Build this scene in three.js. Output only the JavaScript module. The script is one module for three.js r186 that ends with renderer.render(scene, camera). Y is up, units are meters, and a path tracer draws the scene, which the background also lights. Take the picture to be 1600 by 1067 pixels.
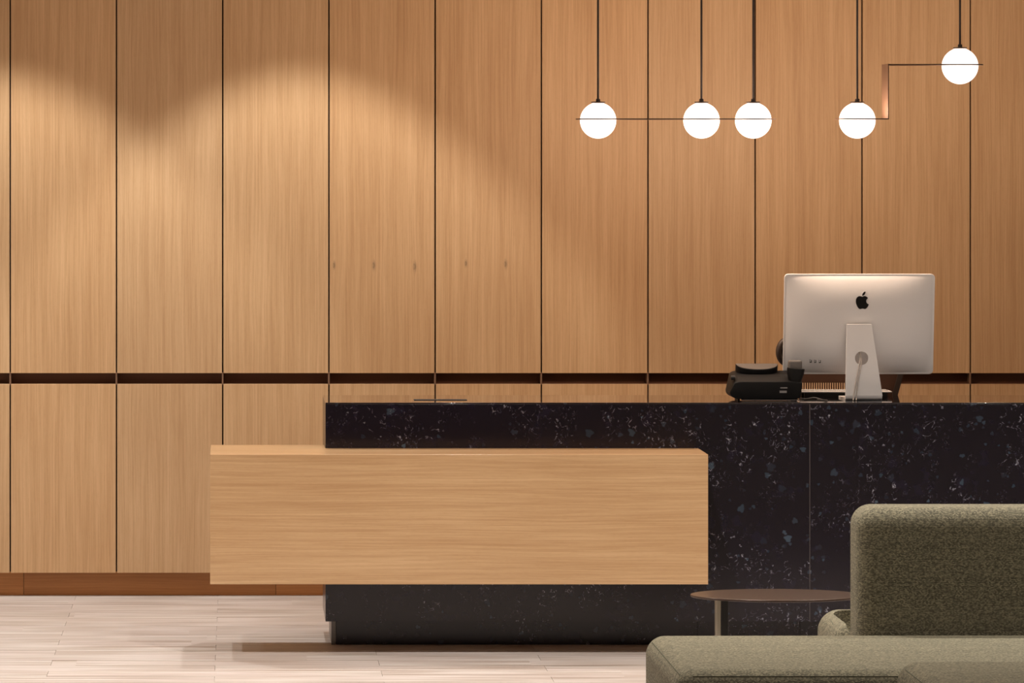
import * as THREE from 'three';
import { mergeGeometries, toCreasedNormals } from 'three/addons/utils/BufferGeometryUtils.js';
import { RoundedBoxGeometry } from 'three/addons/geometries/RoundedBoxGeometry.js';
import { Brush, Evaluator, SUBTRACTION } from 'three-bvh-csg';
import { createNoise2D } from 'simplex-noise';

// ---------------------------------------------------------------- camera, light, exposure
const F = 6500, VX = 371, VY = 240, EYE = 1.9, DW = 17.856;   // focal length and vanishing point in pixels, eye height, distance to the panelled wall (wall face is z = 0)
const scene = new THREE.Scene();
scene.background = new THREE.Color(0x000000);
const camera = new THREE.PerspectiveCamera(2 * Math.atan(533.5 / F) * 180 / Math.PI, 1600 / 1067, 0.1, 100);
camera.position.set(0, EYE, DW);
camera.setViewOffset(1600, 1067, 800 - VX, 533.5 - VY, 1600, 1067);
camera.updateProjectionMatrix();
const renderer = new THREE.WebGLRenderer({ antialias: true });
renderer.toneMapping = THREE.LinearToneMapping;
renderer.toneMappingExposure = 1.05;
renderer.shadowMap.enabled = true;

const WASH_TINT = new THREE.Color().setRGB(1, 0.985, 0.94), WARM = new THREE.Color().setRGB(1, 0.95, 0.88), GLOBE_TINT = new THREE.Color().setRGB(1, 0.72, 0.52);
const DOWN_I = 32, SOFA_I = 15, WASH_I = 11.5, GLOBE_I = 0.82, GLOBE_GLOW = 1.3;
const CEIL = 3.4;
const DOWNLIGHTS = [[-3.96, 3.87], [-1.48, 3.87], [1.0, 3.87], [3.48, 3.87], [5.96, 3.87]];
const SOFA_LIGHTS = [[1.0, 5.5], [3.48, 5.5]];
const WASHERS = [[-2.37, 0.89], [-1.05, 0.89], [0.265, 0.89]];

// ---------------------------------------------------------------- helpers
function rng(seed) { let a = seed >>> 0; return () => { a = (a + 0x6D2B79F5) | 0; let t = Math.imul(a ^ (a >>> 15), 1 | a); t = (t + Math.imul(t ^ (t >>> 7), 61 | t)) ^ t; return ((t ^ (t >>> 14)) >>> 0) / 4294967296; }; }
const wx = (px, D) => (px - VX) * D / F, wy = (py, D) => EYE - (py - VY) * D / F, zOf = D => DW - D;   // a pixel at a known distance
const taken = {};
function numbered(name) { const n = taken[name] = (taken[name] ?? -1) + 1; return n ? `${name}_${String(n).padStart(3, '0')}` : name; }
function shadow(m) { m.castShadow = m.receiveShadow = true; return m; }
function part(name, geo, mat, parent) { const m = shadow(new THREE.Mesh(geo, mat)); m.name = name; parent.add(m); return m; }
function thing(name, label, category, pos = [0, 0, 0], group) {
  const g = new THREE.Group(); g.name = numbered(name); g.position.set(...pos); g.userData = { label, category };
  if (group) g.userData.group = group;
  scene.add(g); return g;
}
function struct(name, label, category, pos = [0, 0, 0]) { const g = thing(name, label, category, pos); g.userData.kind = 'structure'; return g; }
function box(w, h, d, x = 0, y = 0, z = 0, r = 0) {
  const g = r ? new RoundedBoxGeometry(w, h, d, 1, r) : new THREE.BoxGeometry(w, h, d);
  g.translate(x, y, z); return g.index ? g.toNonIndexed() : g;
}
function span(x0, x1, y0, y1, z0, z1, r = 0) { return box(x1 - x0, y1 - y0, z1 - z0, (x0 + x1) / 2, (y0 + y1) / 2, (z0 + z1) / 2, r); }
function uv(geo, f) {   // texture coordinates in metres, from the face's main direction
  const g = geo.index ? geo.toNonIndexed() : geo, p = g.attributes.position, n = g.attributes.normal, a = new Float32Array(p.count * 2);
  for (let i = 0; i < p.count; i += 3) {
    let nx = 0, ny = 0, nz = 0;
    for (let k = 0; k < 3; k++) { nx += n.getX(i + k); ny += n.getY(i + k); nz += n.getZ(i + k); }
    nx = Math.abs(nx); ny = Math.abs(ny); nz = Math.abs(nz);
    const ax = nx > ny && nx > nz ? 0 : ny > nz ? 1 : 2;
    for (let k = 0; k < 3; k++) { const [u, v] = f(p.getX(i + k), p.getY(i + k), p.getZ(i + k), ax); a[(i + k) * 2] = u; a[(i + k) * 2 + 1] = v; }
  }
  g.setAttribute('uv', new THREE.BufferAttribute(a, 2)); return g;
}
function softBox(w, h, d, r, crown = 0, n = 24) {   // upholstered block: rounded edges, crowned top
  const g = new THREE.BoxGeometry(2, 2, 2, n, n, n), p = g.attributes.position, nm = g.attributes.normal, half = [w / 2, h / 2, d / 2];
  const e = 7 / n, map = (t, H) => { const q = (t + 1) / 2; return q < e ? -H + r * (q / e) : q > 1 - e ? H - r * ((1 - q) / e) : -H + r + (2 * H - 2 * r) * (q - e) / (1 - 2 * e); };
  const v = new THREE.Vector3(), inn = new THREE.Vector3();
  for (let i = 0; i < p.count; i++) {
    v.set(map(p.getX(i), half[0]), map(p.getY(i), half[1]), map(p.getZ(i), half[2]));
    inn.set(...['x', 'y', 'z'].map((k, j) => THREE.MathUtils.clamp(v[k], -half[j] + r, half[j] - r)));
    v.sub(inn).normalize(); nm.setXYZ(i, v.x, v.y, v.z);
    v.multiplyScalar(r).add(inn);
    if (crown && v.y > 0) v.y += crown * (1 - (v.x / half[0]) ** 2) * (1 - (v.z / half[2]) ** 2);
    p.setXYZ(i, v.x, v.y, v.z);
  }
  return g;
}
function tube(pts, r, seg = 40, radial = 8) { return new THREE.TubeGeometry(new THREE.CatmullRomCurve3(pts.map(q => new THREE.Vector3(...q))), seg, r, radial, false); }
function lin(r, g, b) { return new THREE.Color().setRGB(r, g, b); }
function std(color, roughness, extra = {}) { return new THREE.MeshStandardMaterial({ color, roughness, ...extra }); }

// ---------------------------------------------------------------- textures
const noise = createNoise2D(rng(11)), noise2 = createNoise2D(rng(29));
const mix = (a, b, t) => a + (b - a) * t, sat = t => Math.min(1, Math.max(0, t)), smooth = (a, b, t) => { t = sat((t - a) / (b - a)); return t * t * (3 - 2 * t); };
function texture(w, h, f, srgb = true) {
  const d = new Uint8Array(w * h * 4), c = [0, 0, 0];
  for (let y = 0; y < h; y++) for (let x = 0; x < w; x++) { f(x, y, c); const i = (y * w + x) * 4; d[i] = c[0]; d[i + 1] = c[1]; d[i + 2] = c[2]; d[i + 3] = 255; }
  const t = new THREE.DataTexture(d, w, h, THREE.RGBAFormat); t.magFilter = THREE.LinearFilter; t.minFilter = THREE.LinearMipmapLinearFilter; t.generateMipmaps = true;
  t.wrapS = t.wrapT = THREE.RepeatWrapping; if (srgb) t.colorSpace = THREE.SRGBColorSpace; t.needsUpdate = true; return t;
}
// straight-grained oak veneer, 1 m across the grain by 2 m along it
function oak(seed, knots = []) {
  const W = 1024, H = 2048;
  return texture(W, H, (px, py, c) => {
    let u = px / W, v = py / W, k = 0;
    for (const [kx, ky, s] of knots) {
      const dx = u - kx, dy = v - ky, q = (dx * dx) / (.0055 * .0055 * s) + (dy * dy) / (.015 * .015 * s);
      if (q < 30) { u += Math.sign(dx || 1) * -.006 * Math.exp(-q * .35); k += Math.exp(-q * .8) * (.75 + .35 * Math.sin(q * 5 + dx * 900)); }
    }
    const wob = .004 * noise(v * .8 + seed, u * 2 + seed) + .0012 * noise(v * 3, u * 9 + seed);
    const uu = u + wob;
    const fine = noise(uu * 380 + seed * 3, v * 5), mid = noise2(uu * 110, v * 1.7 + seed), broad = noise(uu * 17 + seed * 7, v * .45), cloud = noise2(u * 3 + seed, v * 1.1);
    const pore = smooth(.45, .9, noise2(uu * 520 + seed, v * 16));
    const cathedral = noise(uu * 60 + seed, v * .6);
    const t = .5 + .13 * fine + .17 * mid + .15 * broad + .10 * cloud + .10 * cathedral - .20 * pore;
    const s = sat(t), dk = 1 - .34 * sat(k);
    c[0] = mix(195, 232, s) * dk; c[1] = mix(153, 195, s) * dk; c[2] = mix(110, 152, s) * dk;
  });
}
const knotX = [[522, 415], [584, 415], [648, 417], [728, 412], [790, 413]].map(([x, y], i) => [wx(x, DW) - wx(514, DW), wy(y, DW) - .957, [.8, 1, 1.1, .7, .9][i]]);
const oakA = oak(3), oakB = oak(17), oakK = oak(41, knotX);
// dark quartz stone with blue flecks and white threads, 3.4 m by 1.7 m
const stoneTex = (() => {
  const W = 2048, H = 1024, S = 3.4 / W, r = rng(5), fl = new Float32Array(W * H), ft = new Float32Array(W * H);
  for (let i = 0; i < 900; i++) {
    const cx = (r() ** .62) * W, cy = r() * H, a = (3 + 8 * r() * r()), b = a * (.55 + .5 * r()), rot = r() * 3.14, st = .2 + .75 * r(), tone = r();
    const R = Math.ceil(a * 1.6);
    for (let y = -R; y <= R; y++) for (let x = -R; x <= R; x++) {
      const X = Math.round(cx + x), Y = Math.round(cy + y); if (X < 0 || Y < 0 || X >= W || Y >= H) continue;
      const q = x * Math.cos(rot) + y * Math.sin(rot), w = -x * Math.sin(rot) + y * Math.cos(rot), an = Math.atan2(w, q);
      const e = Math.hypot(q / a, w / b) + .16 * Math.sin(an * 3 + tone * 9) + .1 * Math.sin(an * 5 + tone * 20);
      const m = smooth(1.08, .82, e) * st; if (m > fl[Y * W + X]) { fl[Y * W + X] = m; ft[Y * W + X] = tone; }
    }
  }
  return texture(W, H, (px, py, c) => {
    const u = px * S, v = py * S;
    const qx = u + .05 * noise(u * 8, v * 8) + .02 * noise2(u * 24, v * 24) + .006 * noise(u * 70, v * 70), qy = v + .05 * noise2(u * 8 + 9, v * 8) + .02 * noise(u * 24 + 5, v * 24) + .006 * noise2(u * 70, v * 70);
    const clus = smooth(.0, .34, noise(u * 3.6 + 3, v * 1.9 + 8) * .55 + noise2(u * 9, v * 5) * .55);
    const clus2 = smooth(.05, .5, noise2(u * 5.3 + 31, v * 3.1) * .55 + noise(u * 13 + 7, v * 9) * .55);
    const th1 = smooth(.12, .0, Math.abs(noise(qx * 13, qy * 9.5))), th2 = smooth(.085, 0, Math.abs(noise2(qx * 30 + 4, qy * 24)));
    const breaks = smooth(-.35, .4, noise(u * 40, v * 34 + 3));
    let w = sat((th1 * clus * 1.1 + th2 * .75 * clus2) * breaks);
    w *= .72 + .28 * noise2(u * 110, v * 110);
    const mist = smooth(.1, .9, noise2(u * 6 + 2, v * 6) * .6 + noise(u * 19, v * 19) * .4) * .5, i = py * W + px;
    const n = noise(u * 150, v * 150) * 2.2;
    let R = 27 + 10 * mist + n, G = 22 + 11 * mist + n, B = 33 + 22 * mist + n;
    const m = fl[i], t = ft[i]; R = mix(R, mix(48, 74, t), m); G = mix(G, mix(64, 92, t), m); B = mix(B, mix(80, 108, t), m);
    w = sat(w) * .95; c[0] = mix(R, 205, w); c[1] = mix(G, 209, w); c[2] = mix(B, 220, w);
  });
})();
stoneTex.repeat.set(1 / 3.4, 1 / 1.7);
// pale wood-look planks: streaks run along the plank; 2.5 m by 2 m
const floorTex = texture(2048, 2048, (px, py, c) => {
  const u = px / 2048 * 2.5, v = py / 2048 * 2;
  const wob = .006 * noise(u * 1.3, v * 4) + .002 * noise2(u * 5, v * 12);
  const V = v + wob;
  const dark = smooth(.35, .95, noise(u * 1.1, V * 62)) * .55 + smooth(.45, .9, noise2(u * 2.6, V * 150)) * .4;
  const wide = smooth(.42, .85, noise2(u * .75 + 3, V * 23)) * .5 + smooth(.5, .85, noise(u * 1.3 + 11, V * 40)) * .35;
  const t = .68 - 1.0 * wide + .14 * noise(u * .8 + 4, V * 26) + .1 * noise2(u * 2, V * 240) + .1 * noise(u * 1.5, v * 3) - .6 * dark;
  const pink = .5 + .5 * noise2(u * .9 + 7, v * 7), s = sat(t);
  c[0] = mix(160, 244, s); c[1] = mix(138, 235 - 6 * pink, s); c[2] = mix(122, 226 - 2 * pink, s);
});
// tweed upholstery, 0.5 m square
const [fabricTex, fabricBump] = (() => {
  const N = 1024, r = rng(77), cols = 102, rows = 170, A = new Float32Array(cols * rows), Bv = new Float32Array(rows);
  for (let i = 0; i < A.length; i++) A[i] = r(); for (let i = 0; i < rows; i++) Bv[i] = r();
  const val = (x, y) => {
    const j = Math.floor(y / N * rows) % rows, sh = (j % 2) * .5, fx = x / N * cols + sh, i = Math.floor(fx) % cols, a = fx - Math.floor(fx), b = y / N * rows - Math.floor(y / N * rows);
    return [A[j * cols + i], Bv[j], Math.sin(a * Math.PI) * Math.sin(b * Math.PI)];
  };
  const t = texture(N, N, (x, y, c) => { const [q, b, h] = val(x, y), k = .60 + .40 * q + .10 * (b - .5) + .22 * (h - .5) + .07 * noise(x * .2, y * .2), w = q > .86 ? .16 : 0; c[0] = 190 * sat(k + w); c[1] = 181 * sat(k + w); c[2] = 149 * sat(k + w); });
  const bm = texture(N, N, (x, y, c) => { const [q, , h] = val(x, y); c[0] = c[1] = c[2] = 255 * sat(h * (.6 + .4 * q)); }, false);
  return [t, bm];
})();
for (const t of [fabricTex, fabricBump]) t.repeat.set(2, 2);

// ---------------------------------------------------------------- materials
const oakMat = [lin(.90, .88, .85), lin(.92, .91, .89), lin(.91, .91, .91), lin(.95, .92, .88)].map((c, i) => std(c, .48, { map: i % 2 ? oakA : oakB }));
const knotMat = std(lin(.92, .89, .85), .48, { map: oakK });
const ledgeMat = std(lin(.92, .91, .89), .2, { map: oakB });
const kickMats = [lin(.74, .50, .30), lin(.80, .54, .32)].map((c, i) => std(c, .5, { map: i ? oakA : oakB }));
const darkWood = std(lin(.035, .014, .006), .6), fin = std(lin(.22, .12, .07), .6);
const stone = new THREE.MeshPhysicalMaterial({ color: lin(1, 1, 1), roughness: .2, map: stoneTex });
const stoneTop = new THREE.MeshPhysicalMaterial({ color: lin(1, 1, 1), roughness: .1, map: stoneTex, clearcoat: 1, clearcoatRoughness: .03 });
const jointMat = std(lin(.17, .15, .145), .6), grooveMat = std(lin(.16, .058, .024), .6);
const stripMetal = std(lin(.20, .19, .18), .35, { metalness: .6 });
const plankMats = [lin(.735, .76, .79), lin(.765, .79, .82), lin(.71, .73, .755)].map(c => std(c, .5, { map: floorTex }));
const groutMat = std(lin(.33, .29, .26), .9);
const plaster = std(lin(.88, .87, .85), .9), sideWall = std(lin(.66, .64, .61), .9);
const fabric = std(lin(.56, .55, .54), .95, { map: fabricTex, bumpMap: fabricBump, bumpScale: .0012 });
const seamMat = std(lin(.09, .085, .05), .9);
const aluminium = std(lin(.96, .95, .955), .42);
const black = new THREE.MeshPhysicalMaterial({ color: lin(.010, .0095, .0095), roughness: .55, specularIntensity: .45 }), blackMatte = std(lin(.02, .019, .018), .6), greyPlastic = std(lin(.17, .155, .145), .3), brownPlastic = std(lin(.06, .042, .034), .4);
const bronze = std(lin(.13, .075, .05), .45, { metalness: .6 }), cordMat = std(lin(.02, .011, .008), .6);
const cableMat = std(lin(.6, .55, .51), .5), labelMat = std(lin(.35, .33, .32), .6);
const tableMat = std(lin(.058, .035, .026), .3, { metalness: .35 }), postMat = std(lin(.012, .011, .010), .4), edgeMat = std(lin(.42, .38, .30), .35, { metalness: .5 });
const globeMat = std(lin(.9, .88, .85), .3, { emissive: lin(1, .95, .88), emissiveIntensity: GLOBE_GLOW });
const lensMat = std(lin(.8, .8, .8), .4, { emissive: WARM, emissiveIntensity: 2 });
const trimMat = std(lin(.7, .7, .7), .4);

// ---------------------------------------------------------------- room shell
const XL = -4.6, XR = 8.2, ZF = 21, KICK = -.05;
{
  const c = struct('ceiling', 'flat white plaster ceiling over the lobby', 'ceiling');
  part('plaster', span(XL - .2, XR + .2, CEIL, CEIL + .2, -.4, ZF + .2), plaster, c);
  for (const [n, l, x0, x1, z0, z1] of [['wall_left', 'plain wall at the left end of the oak panelling', XL - .2, XL, -.4, ZF], ['wall_right', 'plain wall at the right end of the oak panelling', XR, XR + .2, -.4, ZF], ['wall_front', 'plain wall opposite the oak panelling', XL - .2, XR + .2, ZF, ZF + .2]]) {
    const w = struct(n, l, 'wall'); part('plaster', span(x0, x1, 0, CEIL, z0, z1), sideWall, w);
  }
}
// floor: planks in running bond
const ROW = .1612, LEN = 1.2215;
{
  const fl = struct('floor', 'pale wood-look plank floor in running bond', 'floor');
  part('subfloor', span(XL - .2, XR + .2, -.2, -.0035, -.4, ZF), groutMat, fl);
  const r = rng(8), far = [], X0 = wx(116, F * EYE / (938.3 - VY)), rows = Math.ceil((ZF - KICK) / ROW), off = .045;
  for (let j = 0; j < rows; j++) {
    const z0 = KICK + off + (j - 1) * ROW, z1 = z0 + ROW;
    for (let i = -5; i < 9; i++) {
      const x0 = X0 + (i + (j % 2 ? 0 : .5)) * LEN, x1 = x0 + LEN;
      if (x1 < XL || x0 > XR) continue;
      const a = Math.max(x0, XL) + .0007, b = Math.min(x1, XR) - .0007, za = Math.max(z0, KICK - .02) + .0006, zb = Math.min(z1, ZF) - .0006, lift = -.0006 * r();
      const ou = r() * 1.2, ov = r() * 2, sg = r() < .5 ? 1 : -1, m = Math.floor(r() * 3);
      const g = uv(span(a, b, -.01, lift, za, zb), (x, y, z) => [((x - x0) * sg + ou) / 2.5, ((z - z0) + ov) / 2]);
      if (z0 < 3.25 && x1 > -1.35 && x0 < 3.7) part('plank', g, plankMats[m], fl); else far.push(g);
    }
  }
  const s = part('plank_field', mergeGeometries(far), plankMats[0], fl); s.userData.kind = 'stuff';
}
// panelled wall
const jointPx = [16, 182, 348, 514, 680, 846, 1012.5, 1180, 1347, 1516.3], joints = jointPx.map(p => wx(p, DW));
const PITCH = (joints[9] - joints[0]) / 9;
while (joints[0] > XL) joints.unshift(joints[0] - PITCH);
while (joints[joints.length - 1] < XR) joints.push(joints[joints.length - 1] + PITCH);
const GT = wy(583, DW), GB = wy(600, DW), PB = wy(895, DW);
{
  const w = struct('wall_back', 'oak veneer panelled wall with a dark horizontal finger groove', 'wall');
  part('substrate', mergeGeometries([span(XL, XR, 0, CEIL, -.4, -.065), span(XL, XR, GT + .004, CEIL, -.065, -.022), span(XL, XR, PB + .004, GB - .004, -.065, -.022)]), darkWood, w);
  part('groove_lining', span(XL, XR, GB - .004, GT + .004, -.065, -.060), grooveMat, w);
  const r = rng(21), gap = .0031, k0 = joints.findIndex(x => Math.abs(x - wx(514, DW)) < 1e-6);
  for (let i = 0; i + 1 < joints.length; i++) {
    const a = Math.max(joints[i], XL) + gap, b = Math.min(joints[i + 1], XR) - gap; if (b - a < .02) continue;
    const ou = r() * .5, ov = r() * .9, m = oakMat[Math.floor(r() * 4)], knot = i === k0 || i === k0 + 1;
    part('panel', uv(span(a, b, GT, CEIL, -.022, 0, .0012), (x, y, z, ax) => knot ? [x - joints[k0] + (ax ? 0 : z), (y - GT) / 2] : [x - a + ou + (ax ? 0 : z), (y - GT) / 2]), knot ? knotMat : m, w);
    part('panel', uv(span(a, b, PB, GB, -.022, 0, .0012), (x, y, z, ax) => [x - a + ou + (ax ? 0 : z), (y + ov) / 2]), knot ? oakMat[i % 2 ? 1 : 3] : m, w);
    part('divider', span(joints[i] - .004, joints[i] + .003, GB - .003, GT + .003, -.060, -.004), fin, w);
  }
  const b = struct('baseboard_back', 'recessed reddish brown wooden kick board under the panels', 'baseboard');
  const L = wx(431, DW + .05) - wx(37, DW + .05), s0 = wx(37, DW + .05), rr = rng(4);
  for (let i = -4; i < 8; i++) {
    const x0 = Math.max(XL, s0 + i * L), x1 = Math.min(XR, s0 + (i + 1) * L); if (x1 - x0 < .05) continue;
    const ov = rr() * .8, ou = rr() * .8;
    part('board', uv(span(x0 + .0012, x1 - .0012, 0, PB + .004, -.064, KICK), (x, y, z) => [y + ou, (x - x0 + ov) / 2]), kickMats[i & 1], b);
  }
}

// ---------------------------------------------------------------- reception desk
const DF = 16.05, DP = 16.10, DB = 16.55, zF = zOf(DF), zP = zOf(DP), zB = zOf(DB);
const TOP = wy(629, DF), DX0 = wx(508.6, DF), DX1 = 3.75;
{
  const d = thing('reception_desk', 'long reception desk of dark blue-black speckled stone with a projecting oak box', 'desk');
  const su = (x, y, z, ax) => ax === 2 ? [x, y + .1] : ax === 1 ? [x, TOP + .1 + (zF - z)] : [z - 1, y + .1];
  const yb = wy(971, DF), T = .02, TT = .006, g = .0012, seam = wx(1265.3, DF), seam2 = wx(1092, DF);
  part('countertop', uv(span(DX0, DX1, TOP - TT, TOP, zB, zF, .0012), su), stoneTop, d);
  for (const [a, b] of [[DX0, seam], [seam, DX1]]) part('stone_panel', uv(span(a + (a === DX0 ? 0 : g * .4), b - g * .4, yb, TOP - TT - .0003, zF - T, zF - .0002, .0009), su), stone, d);
  part('joint', span(seam - .0008, seam + .0008, yb, TOP - TT - .0003, zF - T, zF + .0001), jointMat, d);
  part('end_panel', uv(span(DX0, DX0 + T, yb, TOP - TT - .0003, zB, zF - T - .0003, .0008), su), stone, d);
  part('end_panel', uv(span(DX1 - T, DX1, yb, TOP - TT - .0003, zB, zF - T - .0003, .0008), su), stone, d);
  part('carcass', span(DX0 + T, DX1 - T, yb, TOP - TT - .0005, zB + .01, zF - T - .001), blackMatte, d);
  const px0 = wx(525, DP);
  for (const [a, b] of [[px0, seam2], [seam2, wx(1250, DP)], [wx(1250, DP), DX1 - .04]]) part('plinth', uv(span(a + .0006, b - .0006, 0, yb, zP - T, zP, .0008), su), stone, d);
  part('plinth_end', uv(span(px0 - .018, px0 - .001, 0, yb, zB + .05, zP), su), stripMetal, d);
  part('plinth_core', span(px0, DX1 - .05, 0, yb, zB + .05, zP - T), blackMatte, d);
  // oak box wrapped round the front left of the desk
  const DL = 15.71, DLb = 16.23, zl = zOf(DL), zlb = zOf(DLb), x0 = wx(328.3, DL), x1 = wx(1106.5, DL), y1 = wy(710, DL), y0 = wy(913, DL), t = .022;
  const lu = (x, y, z, ax) => ax === 2 ? [y, (x + .13) / 2] : ax === 1 ? [z + .2, (x + .13) / 2] : [z + .4, y / 2];
  const core = part('oak_box', uv(mergeGeometries([span(x0 + t, x1 - t, y0 + t, y1 - t, zF + .0005, zl - t), span(x0 + t, DX0 - .0005, y0 + t, y1 - t, zlb + t, zF + .0005)]), lu), ledgeMat, d);
  core.userData.label = 'light oak box with horizontal grain';
  part('front_board', uv(span(x0, x1, y0, y1 - .0005, zl - t, zl, .001), lu), ledgeMat, core);
  part('top_board', uv(mergeGeometries([span(x0, x1, y1 - t, y1, zF + .0004, zl - .0004, .001), span(x0, DX0 - .0006, y1 - t, y1, zlb, zF + .003, .001)]), lu), ledgeMat, core);
  part('bottom_board', uv(mergeGeometries([span(x0, x1, y0, y0 + t, zF + .0004, zl - t, .001), span(x0, DX0 - .0006, y0, y0 + t, zlb, zF + .003, .001)]), lu), ledgeMat, core);
  part('end_board', uv(span(x0, x0 + t, y0 + t, y1 - t, zlb, zl - t), lu), ledgeMat, core);
  part('end_board', uv(span(x1 - t, x1, y0 + t, y1 - t, zF + .0004, zl - t), lu), ledgeMat, core);
  part('back_board', uv(span(x0 + t, DX0 - .0006, y0 + t, y1 - t, zlb, zlb + t), lu), ledgeMat, core);
}

// ---------------------------------------------------------------- things on the desk
const at = (px, py, D) => [wx(px, D), wy(py, D), zOf(D)];
const sc = D => D / F;
// display seen from behind
{
  const D = 16.30, k = sc(D), z = zOf(D), cx = wx(1342, D), tilt = .125;
  const m = thing('computer_monitor', 'large silver computer monitor seen from behind on an aluminium stand', 'monitor', [cx, TOP, z]);
  const W = 234 * k, Hh = 156 * k / Math.cos(tilt), cyy = wy(506.5, D) - TOP;
  const rr = (w, h, r) => { const s = new THREE.Shape(), x = -w / 2, y = -h / 2; s.moveTo(x + r, y); s.lineTo(x + w - r, y); s.quadraticCurveTo(x + w, y, x + w, y + r); s.lineTo(x + w, y + h - r); s.quadraticCurveTo(x + w, y + h, x + w - r, y + h); s.lineTo(x + r, y + h); s.quadraticCurveTo(x, y + h, x, y + h - r); s.lineTo(x, y + r); s.quadraticCurveTo(x, y, x + r, y); return s; };
  const slab = new THREE.ExtrudeGeometry(rr(W, Hh, .017), { depth: .007, bevelEnabled: true, bevelSize: .0015, bevelThickness: .002, bevelSegments: 2, curveSegments: 8 }); slab.translate(0, 0, -.009);
  const nU = 60, nV = 40, pos = [], idx = [], bulge = (u, v) => .056 * Math.pow(Math.max(0, 1 - Math.pow(Math.abs(u), 2.6)), .8) * Math.pow(Math.max(0, 1 - Math.pow(Math.abs(v), 2.6)), .8);
  for (let j = 0; j <= nV; j++) for (let i = 0; i <= nU; i++) { const u = i / nU * 2 - 1, v = j / nV * 2 - 1; pos.push(u * (W / 2 - .004), v * (Hh / 2 - .004), -.0012 + bulge(u, v) * 1.0); }
  for (let j = 0; j < nV; j++) for (let i = 0; i < nU; i++) { const a = j * (nU + 1) + i; idx.push(a, a + 1, a + nU + 1, a + 1, a + nU + 2, a + nU + 1); }
  const dome = new THREE.BufferGeometry(); dome.setAttribute('position', new THREE.Float32BufferAttribute(pos, 3)); dome.setIndex(idx); dome.computeVertexNormals();
  const sl = slab.index ? slab.toNonIndexed() : slab; sl.deleteAttribute('uv');
  const put = g => { const q = g; q.rotateX(tilt); q.translate(0, cyy, 0); return q; };
  const housing = part('housing', put(mergeGeometries([sl, dome.toNonIndexed()])), aluminium, m);
  const onBack = (px, py) => { const X = wx(px, D) - cx, Y = (506.5 - py) * k / Math.cos(tilt); return [X, Y, bulge(X / (W / 2 - .004), Y / (Hh / 2 - .004)) - .0012]; };
  // emblem: bitten fruit with a leaf
  const e = new THREE.Shape();
  e.moveTo(0, .62); e.bezierCurveTo(.28, .82, .62, .78, .84, .44); e.bezierCurveTo(.46, .2, .46, -.36, .95, -.52); e.bezierCurveTo(.8, -.98, .52, -1.3, .3, -1.25); e.bezierCurveTo(.1, -1.16, -.08, -1.16, -.28, -1.25); e.bezierCurveTo(-.62, -1.35, -1, -.62, -1, -.02); e.bezierCurveTo(-1, .72, -.38, .88, 0, .62);
  const leaf = new THREE.Shape(); leaf.moveTo(-.02, .8); leaf.bezierCurveTo(-.04, 1.12, .2, 1.4, .48, 1.44); leaf.bezierCurveTo(.52, 1.1, .28, .84, -.02, .8);
  const eg = new THREE.ExtrudeGeometry([e, leaf], { depth: .0012, bevelEnabled: false, curveSegments: 10 }); eg.scale(10.3 * k, 9.9 * k, 1);
  const [ex, ey] = onBack(1344, 467); eg.translate(ex, ey, 0); { const q = eg.attributes.position; for (let i = 0; i < q.count; i++) q.setZ(i, q.getZ(i) + bulge(q.getX(i) / (W / 2 - .004), q.getY(i) / (Hh / 2 - .004)) - .0008); eg.computeVertexNormals(); } part('emblem', put(eg), black, m).userData.label = 'black fruit-shaped emblem with a bite and a leaf';
  for (const px of [1266.3, 1273.3, 1280.3]) { const [a, b, c] = onBack(px, 562.3); const g = box(.0075, .015, .002, a, b, c + .0002); const q = part('port', put(g), blackMatte, m); const g2 = box(.003, .0085, .002, a - .0008, b, c + .0008); part('port_tongue', put(g2), aluminium, q); }
  part('screen', put(box(W - .012, Hh - .012, .002, 0, 0, -.0105)), black, m);
  // stand: bent plate, wide at the foot, round cable hole
  const Ds = 16.20, ks = sc(Ds), s = new THREE.Shape(), X = p => wx(p, Ds) - cx, Y = p => wy(p, Ds) - TOP;
  const yTop = Y(507), yBot = .018;
  s.moveTo(X(1325), yTop); s.lineTo(X(1363.3), yTop); s.lineTo(X(1378.6), yBot); s.lineTo(X(1321.3), yBot); s.closePath();
  const hole = new THREE.Path(); hole.absarc(X(1347.3), Y(560), 10.6 * ks, 0, Math.PI * 2, true); s.holes.push(hole);
  const leg = new THREE.ExtrudeGeometry(s, { depth: .008, bevelEnabled: true, bevelSize: .0008, bevelThickness: .0008, bevelSegments: 1, curveSegments: 24 }); leg.translate(0, 0, zOf(Ds) - z - .008); { const q = leg.attributes.position; for (let i = 0; i < q.count; i++) q.setZ(i, q.getZ(i) - .028 * sat((q.getY(i) - yBot) / (yTop - yBot))); leg.computeVertexNormals(); }
  const prof = new THREE.Shape(), R = .022, zf = zOf(Ds) - z;   // bend and foot in side view, drawn in (z, y)
  prof.moveTo(zf, yBot + .002); prof.bezierCurveTo(zf, .006, zf - .008, 0, zf - R, 0); prof.lineTo(zf - .19, 0); prof.lineTo(zf - .19, .007); prof.lineTo(zf - R, .007); prof.bezierCurveTo(zf - .012, .008, zf - .0085, .012, zf - .0085, yBot + .002); prof.closePath();
  const wF = X(1378.6) - X(1321.3), foot = new THREE.ExtrudeGeometry(prof, { depth: wF, bevelEnabled: false, curveSegments: 12 }); foot.rotateY(-Math.PI / 2); foot.translate(X(1378.6), 0, 0);
  const fl = g => { const q = g.index ? g.toNonIndexed() : g; q.deleteAttribute('uv'); return q; };
  part('stand', mergeGeometries([fl(leg), fl(foot)]), aluminium, m);
  part('hinge', box(X(1361) - X(1328), .012, zf - .034, (X(1363) + X(1326)) / 2, yTop - .012, (zf - .046) / 2), blackMatte, m);
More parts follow.
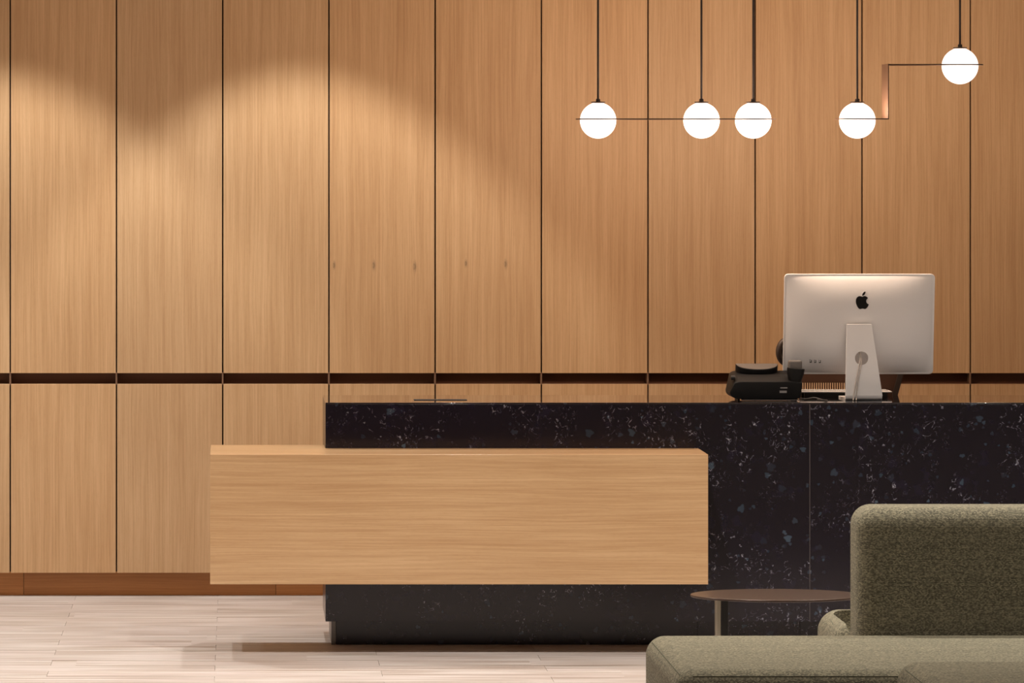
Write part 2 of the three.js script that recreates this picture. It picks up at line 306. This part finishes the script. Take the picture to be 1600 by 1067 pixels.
  // two pale leads through the hole, down the stand
  for (const [o, b] of [[0, 1332.8], [3.2, 1337.6]]) part('cable', tube([[X(1345 + o * .4), Y(551), zf - .06], [X(1345.4 + o * .5), Y(559), zf - .018], [X(1342.6 + o), Y(571), zf - .008], [X(1337 + o), Y(598), zf + .0015], [X(b), Y(624), zf + .008], [X(b - .5), .0032, zf + .03]], .0021, 60), cableMat, m);
}
// desk telephone seen from behind
{
  const D = 16.16, z = zOf(D), X0 = wx(1199, D), k = sc(D);
  const t = thing('desk_telephone', 'black desk telephone with a round-backed grey-topped screen seen from behind', 'telephone', [X0, TOP, z]);
  const X = p => wx(p, D) - X0, Y = p => wy(p, D) - TOP;
  // body: front outline extruded away from us, top sloping up to the back
  const s = new THREE.Shape();
  s.moveTo(X(1153), Y(622)); s.quadraticCurveTo(X(1141.5), Y(620), X(1142), Y(612)); s.lineTo(X(1147), Y(594)); s.quadraticCurveTo(X(1148), Y(588), X(1160), Y(588)); s.lineTo(X(1243), Y(588)); s.lineTo(X(1252), Y(590)); s.lineTo(X(1251), Y(616)); s.quadraticCurveTo(X(1250), Y(622), X(1243), Y(622)); s.closePath();
  const g = new THREE.ExtrudeGeometry(s, { depth: .15, bevelEnabled: true, bevelSize: .003, bevelThickness: .004, bevelSegments: 3, curveSegments: 10, steps: 6 }); g.translate(0, 0, -.15);
  const p = g.attributes.position;
  for (let i = 0; i < p.count; i++) { const y = p.getY(i), zz = p.getZ(i), f = smooth(Y(608), Y(590), y); p.setY(i, y - f * (zz > -.05 ? .022 * smooth(-.05, .0, zz) : 0) + f * .012 * smooth(-.05, -.15, zz)); }
  const body = part('body', toCreasedNormals(g, .6), black, t);
  const lid = new THREE.Shape(); lid.moveTo(X(1155.5), 0); lid.lineTo(X(1220.5), 0); lid.bezierCurveTo(X(1220.5), .036, X(1206), .055, X(1188), .055); lid.bezierCurveTo(X(1170), .055, X(1155.5), .036, X(1155.5), 0);
  const lg = new THREE.ExtrudeGeometry(lid, { depth: .042, bevelEnabled: true, bevelSize: .0015, bevelThickness: .0015, bevelSegments: 2, curveSegments: 16 }); lg.rotateX(Math.PI / 2); lg.rotateX(.36); lg.translate(0, Y(571.5), -.115);
  const scr = part('screen_housing', lg, black, t);
  const cg = new THREE.ExtrudeGeometry(lid, { depth: .0016, bevelEnabled: false, curveSegments: 16 }); cg.rotateX(Math.PI / 2); cg.rotateX(.36); cg.translate(0, Y(571.5) + .0032, -.115); part('top_plate', cg, greyPlastic, scr).userData.label = 'grey satin top plate';
  // handset standing in its cradle on the right
  const hp = [[.0, 0], [.0115, 0], [.0185, .018], [.0265, .045], [.0325, .066], [.0345, .086], [.0335, .0885], [0, .0885]].map(q => new THREE.Vector2(q[0], q[1]));
  const hg = new THREE.LatheGeometry(hp, 28); hg.scale(1, 1, .8); hg.rotateZ(-.10); hg.translate(X(1241), Y(611), -.016);
  const hs = part('handset', hg, black, t);
  const hc = softBox(21 * k, 15 * k, .036, .009, 0, 16); hc.translate(X(1243), Y(570.5), -.016); part('handset_cap', hc, greyPlastic, hs).userData.label = 'glossy grey handset end';
  const kn = new THREE.CylinderGeometry(.009, .009, .016, 16); kn.rotateZ(Math.PI / 2); kn.translate(X(1146), Y(590.5), -.02); part('knob', kn, blackMatte, t);
  for (const [a, b, y0, y1] of [[1219, 1230, 605, 606.7], [1218, 1229, 610.2, 613.8]]) part('sticker', box((b - a) * k, (y1 - y0) * k, .0006, X((a + b) / 2), Y((y0 + y1) / 2), .0043), labelMat, t);
  const fp = box(88 * k, .003, .12, X(1203), 0, 0); fp.rotateX(.12); fp.translate(0, .0105, -.055); part('foot_plate', fp, greyPlastic, t);
  for (const px of [1155, 1244]) part('foot', box(.008, Y(620) + .0005, .1, X(px), Y(620) / 2, -.06), blackMatte, t);
  part('cord', tube([[X(1246), .012, -.02], [X(1258), .008, .0], [X(1272), .014, .02], [X(1284), .006, .03], [X(1292), .003, .01], [X(1280), .003, -.05]], .0018, 50), greyPlastic, t);
}
// slim keyboard behind the monitor foot, and the comb of upright wires behind it
{
  const D = 16.43, z = zOf(D), X0 = wx(1322, D), t = thing('keyboard', 'slim silver keyboard lying behind the monitor stand', 'keyboard', [X0, TOP, z]);
  const X = p => wx(p, D) - X0;
  const sl = box(X(1395) - X(1251), .006, .10, 0, .0195, -.05, .0025); part('case', sl, aluminium, t);
  part('riser', box(X(1388) - X(1258), .0165, .012, 0, .00825, -.01), blackMatte, t);
  part('riser', box(X(1388) - X(1258), .0165, .012, 0, .00825, -.09), blackMatte, t);
  const kp = box(.0135, .003, .0135); for (let r = 0; r < 4; r++) for (let i = 0; i < 20; i++) { const q = part('key', kp, trimMat, t); q.position.set(X(1251) + .014 + i * .0172, .024, -.018 - r * .02); }
}
// dark upright organiser at the back edge of the counter, with a row of thin wires
{
  const D = 16.53, z = zOf(D), X0 = wx(1325, D), t = thing('desk_organizer', 'dark brown upright desk organizer with a row of thin tan wires behind the monitor stand', 'organizer', [X0, TOP, z]);
  const X = p => wx(p, D) - X0, Y = p => wy(p, D) - TOP, ext = (pts, d, z0) => { const q = new THREE.Shape(pts.map(a => new THREE.Vector2(X(a[0]), a[1]))); const g = new THREE.ExtrudeGeometry(q, { depth: d, bevelEnabled: true, bevelSize: .0006, bevelThickness: .0006, bevelSegments: 1 }); g.translate(0, 0, z0); return g; };
  part('back_panel', ext([[1249, 0], [1396, 0], [1407, Y(575)], [1249, Y(575)]], .006, -.016), std(lin(.075, .03, .014), .55), t);
  part('side_support', ext([[1394.5, 0], [1403, 0], [1414.5, Y(575)], [1406.5, Y(575)]], .014, -.02), brownPlastic, t);
  part('rail', box(X(1321) - X(1252), .012, .006, (X(1321) + X(1252)) / 2, .006, .001), blackMatte, t);
  const wire = new THREE.CylinderGeometry(.0019, .0019, .040, 8), wm = std(lin(.75, .52, .32), .4);
  for (let p = 1254.5; p < 1322; p += 3.58) { const q = part('wire', wire, wm, t); q.position.set(X(p), .030, .001); }
}
// round device to the left behind the monitor
{
  const D = 16.42, z = zOf(D), t = thing('desk_speaker', 'dark brown round device on a pedestal, half hidden between monitor and telephone', 'device', [wx(1232, D), TOP, z]);
  const Y = p => wy(p, D) - TOP, k = sc(D);
  const ring = new THREE.TorusGeometry(17.5 * k, 4.2 * k, 14, 40); ring.scale(1, 1.1, 1.3); ring.rotateY(.35); ring.translate(0, Y(549.5), 0); const q = part('rim', ring, brownPlastic, t);
  const disc = new THREE.CylinderGeometry(17 * k, 17 * k, .01, 36); disc.rotateX(Math.PI / 2); disc.rotateY(.35); disc.translate(0, Y(549.5), -.004); part('face', disc, black, q);
  const st = new THREE.LatheGeometry([[0, 0], [.034, 0], [.034, .006], [.008, .01], [.006, .03], [.006, Y(568)], [0, Y(568)]].map(a => new THREE.Vector2(...a)), 24); part('pedestal', st, brownPlastic, t);
}
// thin dark tray on the counter
{
  const D = 16.20, z = zOf(D), a = wx(647, D), b = wx(730, D), t = thing('thin_tray', 'thin dark flat tray lying on the empty end of the countertop', 'tray', [(a + b) / 2, TOP, z]);
  part('tray_base', box(b - a, .002, .05, 0, .001, -.025, .0008), blackMatte, t);
}

// ---------------------------------------------------------------- pendant lights
{
  const D = 16.30, z = zOf(D), k = sc(D), R = 28.3 * k, HW = .08;
  const stadium = (x0, x1, roundL, roundR) => { const s = new THREE.Shape(); if (roundL) { s.moveTo(x0 + HW * .6, -HW); } else s.moveTo(x0, -HW); if (roundR) { s.lineTo(x1 - HW * .6, -HW); s.bezierCurveTo(x1, -HW, x1, HW, x1 - HW * .6, HW); } else { s.lineTo(x1, -HW); s.lineTo(x1, HW); } if (roundL) { s.lineTo(x0 + HW * .6, HW); s.bezierCurveTo(x0, HW, x0, -HW, x0 + HW * .6, -HW); } else { s.lineTo(x0, HW); s.closePath(); } return s; };
  const globeGeo = (() => { const g = new THREE.SphereGeometry(R, 48, 32); return g; })();
  function pendant(label, px, py, plates, globes) {
    const o = [wx(px, D), wy(py, D), z], t = thing('pendant_light', label, 'pendant light', o, 'globe pendants over the desk');
    const X = p => wx(p, D) - o[0], Y = p => wy(p, D) - o[1], gs = [];
    for (const [a, b, y, rl, rrr] of plates) {
      const s = stadium(X(a), X(b), rl, rrr);
      for (const [gx, gy] of globes) if (gx > a && gx < b) { const h = new THREE.Path(); h.absarc(X(gx), 0, R * .985, 0, Math.PI * 2, true); s.holes.push(h); }
      const g = new THREE.ExtrudeGeometry(s, { depth: .0042, bevelEnabled: false, curveSegments: 24 }); g.rotateX(Math.PI / 2); g.translate(0, Y(y) + .00175, 0); gs.push(g);
    }
    if (plates.length > 1) { const g = new THREE.BoxGeometry(.0035, Y(101) - Y(186) + .0035, HW * 2).toNonIndexed(); g.translate(X(1384) - .0017, (Y(101) + Y(186)) / 2, 0); gs.push(g); }
    part('plate', mergeGeometries(gs.map(g => g.index ? g.toNonIndexed() : g)), bronze, t);
    for (const [gx, gy] of globes) {
      const gl = part('globe', globeGeo, globeMat, t); gl.position.set(X(gx), Y(gy), 0);
      const cp = new THREE.LatheGeometry([[0, 0], [.026, -.0035], [.028, -.001], [.0265, .002], [.009, .003], [.0085, .012], [.006, .014], [0, .014]].map(a => new THREE.Vector2(...a)), 24); cp.translate(0, R + .0005, 0); part('cap', cp, cordMat, gl);
      const top = CEIL - o[1] - .02, bot = Y(gy) + R + .012, c = new THREE.CylinderGeometry(.0042, .0042, top - bot, 10); c.translate(X(gx), (top + bot) / 2, 0); part('rod', c, cordMat, t);
      const cn = new THREE.CylinderGeometry(.05, .05, .02, 28); cn.translate(X(gx), CEIL - o[1] - .01, 0); part('canopy', cn, bronze, t);
      const l = new THREE.PointLight(GLOBE_TINT, GLOBE_I, 0, 2); l.position.set(o[0] + X(gx), o[1] + Y(gy), z); l.castShadow = true; l.shadow.radius = 3; scene.add(l);
    }
  }
  pendant('pendant lamp with three glowing globes on one straight metal plate', 1056, 186, [[895, 1217, 186, true, true]], [[934.5, 188.3], [1096, 188.3], [1177, 188.3]]);
  pendant('pendant lamp with two glowing globes on a stepped metal plate', 1384, 186, [[1300, 1384, 185.8, true, false], [1384, 1540, 101.3, false, true]], [[1339.5, 188.3], [1500, 103.3]]);
}

// ---------------------------------------------------------------- side table
{
  const D = 14.16, z = zOf(D), cx = wx(1213, D), hw = 134 * sc(D), hd = .185, y = wy(928.6, D);
  const t = thing('side_table', 'low bronze side table with an oval top and an off-centre flat post', 'side table', [cx, 0, z]);
  const e = new THREE.Shape(); e.absellipse(0, 0, hw - .003, hd - .003, 0, Math.PI * 2);
  const g = new THREE.ExtrudeGeometry(e, { depth: .004, bevelEnabled: true, bevelSize: .003, bevelThickness: .002, bevelSegments: 2, curveSegments: 64 }); g.rotateX(Math.PI / 2); g.translate(0, y - .002, 0); part('table_top', g, tableMat, t);
  const X = p => wx(p, D - .06) - cx;
  part('post', box(X(1138.5) - X(1127), y - .018, .13, (X(1138.5) + X(1127)) / 2, (y - .018) / 2 + .011, -.01, .003), postMat, t);
  part('post_edge', box(X(1127) - X(1119.5), y - .018, .05, (X(1127) + X(1119.5)) / 2, (y - .018) / 2 + .011, .03, .003), edgeMat, t);
  const b = new THREE.Shape(); b.absellipse(0, 0, hw * .8, hd * .85, 0, Math.PI * 2);
  const bg = new THREE.ExtrudeGeometry(b, { depth: .01, bevelEnabled: true, bevelSize: .002, bevelThickness: .001, bevelSegments: 1, curveSegments: 48 }); bg.rotateX(Math.PI / 2); bg.translate(0, .011, 0); part('base', bg, postMat, t);
}

// ---------------------------------------------------------------- sofa and ottoman
const fab = g => uv(g, (x, y, z, ax) => ax === 2 ? [x, y] : ax === 1 ? [x, z] : [z, y]);
{
  const X0 = wx(1010, 12.65), xr = 4.1;
  const t = thing('lounge_sofa', 'olive green woven lounge sofa with a long bench and a raised backrest', 'sofa', [X0, 0, zOf(12.3)]);
  const Z = D => zOf(D) - zOf(12.3);
  const soft = (name, x0, x1, y0, y1, D0, D1, r, crown) => { const g = softBox(x1 - x0, y1 - y0, Z(D0) - Z(D1), r, crown); g.translate((x0 + x1) / 2, (y0 + y1) / 2, (Z(D0) + Z(D1)) / 2); return part(name, fab(g), fabric, t); };
  const SY = .432, B0 = 11.80, B1 = 12.72;
  const seat = soft('bench_seat', 0, xr - X0, .13, SY, B0, B1, .058, .006);
  const q = .058 * (1 - Math.SQRT1_2);
  part('seam', tube([[q, SY - q, Z(B1) + .075], [q, SY - q, Z((B0 + B1) / 2)], [q, SY - q, Z(B0) - .05]], .0016, 30), seamMat, seat);
  part('seam', tube([[.05, SY - q, Z(B0) - q], [1.2, SY - q, Z(B0) - q], [xr - X0 - .06, SY - q, Z(B0) - q]], .0016, 30), seamMat, seat);
  const bx = wx(1326, 12.94) - X0;
  soft('backrest', bx, xr - X0, .13, wy(786, 12.93), 12.735, 12.96, .062, 0);
  // seat on the far side with a raised rounded rim
  const rx = wx(1283, 13.3) - X0, ry = wy(951, 13.40), ev = new Evaluator(); ev.attributes = ['position', 'normal'];
  const og = softBox(xr - X0 - rx, ry - .13, .47, .07, 0); og.translate((xr - X0 + rx) / 2, (ry + .13) / 2, Z(13.21)); og.deleteAttribute('uv');
  const ig = softBox(xr - X0 - rx - .08, .3, .40, .06, 0); ig.translate((xr - X0 + rx) / 2, ry + .065, Z(13.16)); ig.deleteAttribute('uv');
  const A = new Brush(og), Bq = new Brush(ig); A.updateMatrixWorld(); Bq.updateMatrixWorld();
  const far = part('rear_seat', fab(ev.evaluate(A, Bq, SUBTRACTION).geometry), fabric, t);
  part('seam', tube([[rx + .012, ry - .045, Z(13.0)], [rx + .021, ry - .021, Z(13.2)], [rx + .03, ry - .03, Z(13.42)]], .0018, 30), seamMat, far);
  for (const [fx, fD] of [[.12, 11.95], [.12, 12.6], [xr - X0 - .15, 11.95], [xr - X0 - .15, 12.6], [rx + .15, 13.3], [xr - X0 - .15, 13.3]]) { const g = new THREE.CylinderGeometry(.018, .014, .14, 14); g.translate(fx, .07, Z(fD)); part('leg', g, black, t); }
  part('base_frame', mergeGeometries([box(xr - X0 - .16, .03, .06, (xr - X0) / 2, .125, Z(12.0)), box(xr - X0 - .16, .03, .06, (xr - X0) / 2, .125, Z(12.55)), box(xr - X0 - rx - .2, .03, .06, (xr - X0 + rx) / 2, .125, Z(13.3)), box(.06, .03, 1.2, xr - X0 - .3, .125, Z(12.65)), box(.06, .03, 1.2, rx + .3, .125, Z(12.65))]), blackMatte, t);
}
{
  const Df = 11.70, x0 = wx(1404, 11.62), w = 1.5, d = .72, o = thing('ottoman', 'low olive green woven ottoman in front of the bench sofa', 'ottoman', [x0, 0, zOf(Df)]);
  const y = wy(1036, 11.62), g = softBox(w, y - .12, d, .06, .006); g.translate(w / 2, (y + .12) / 2, d / 2); const c = part('cushion', fab(g), fabric, o);
  const q = .06 * (1 - Math.SQRT1_2); part('seam', tube([[q, y - q, .09], [q, y - q, d / 2], [q, y - q, d - .06]], .0016, 24), seamMat, c);
  for (const [a, b] of [[.1, .1], [w - .1, .1], [.1, d - .1], [w - .1, d - .1]]) { const l = new THREE.CylinderGeometry(.018, .014, .13, 14); l.translate(a, .065, b); part('leg', l, black, o); }
}

// ---------------------------------------------------------------- ceiling lamps (above the frame)
function downlight(x, z, label, group, angle, pen, I, rad, tint = WARM, aim = 0) {
  const t = thing('downlight', label, 'downlight', [x, CEIL, z], group);
  part('trim', new THREE.LatheGeometry([[.045, 0], [.06, 0], [.06, -.004], [.045, -.006], [.042, -.002]].map(a => new THREE.Vector2(...a)), 32), trimMat, t);
  const l = new THREE.CylinderGeometry(.043, .043, .003, 28); l.translate(0, -.0015, 0); part('lens', l, lensMat, t);
  const s = new THREE.SpotLight(tint, I, 0, angle, pen, 2); s.position.set(x, CEIL - .012, z); s.target.position.set(x, 0, z + aim); s.castShadow = true; s.shadow.radius = rad; scene.add(s, s.target);
}
for (const [x, z] of DOWNLIGHTS) downlight(x, z, 'round recessed ceiling downlight in the row before the desk', 'downlights before the desk', .92, .8, DOWN_I, 1.2);
for (const [x, z] of SOFA_LIGHTS) downlight(x, z, 'round recessed ceiling downlight in the row above the sofa', 'downlights above the sofa', .85, .8, SOFA_I, 1.2);
for (const [x, z] of WASHERS) downlight(x, z, 'round recessed ceiling downlight close to the oak panelling', 'downlights by the panelling', 0.70, .16, WASH_I, 1.2, WASH_TINT);

renderer.render(scene, camera);
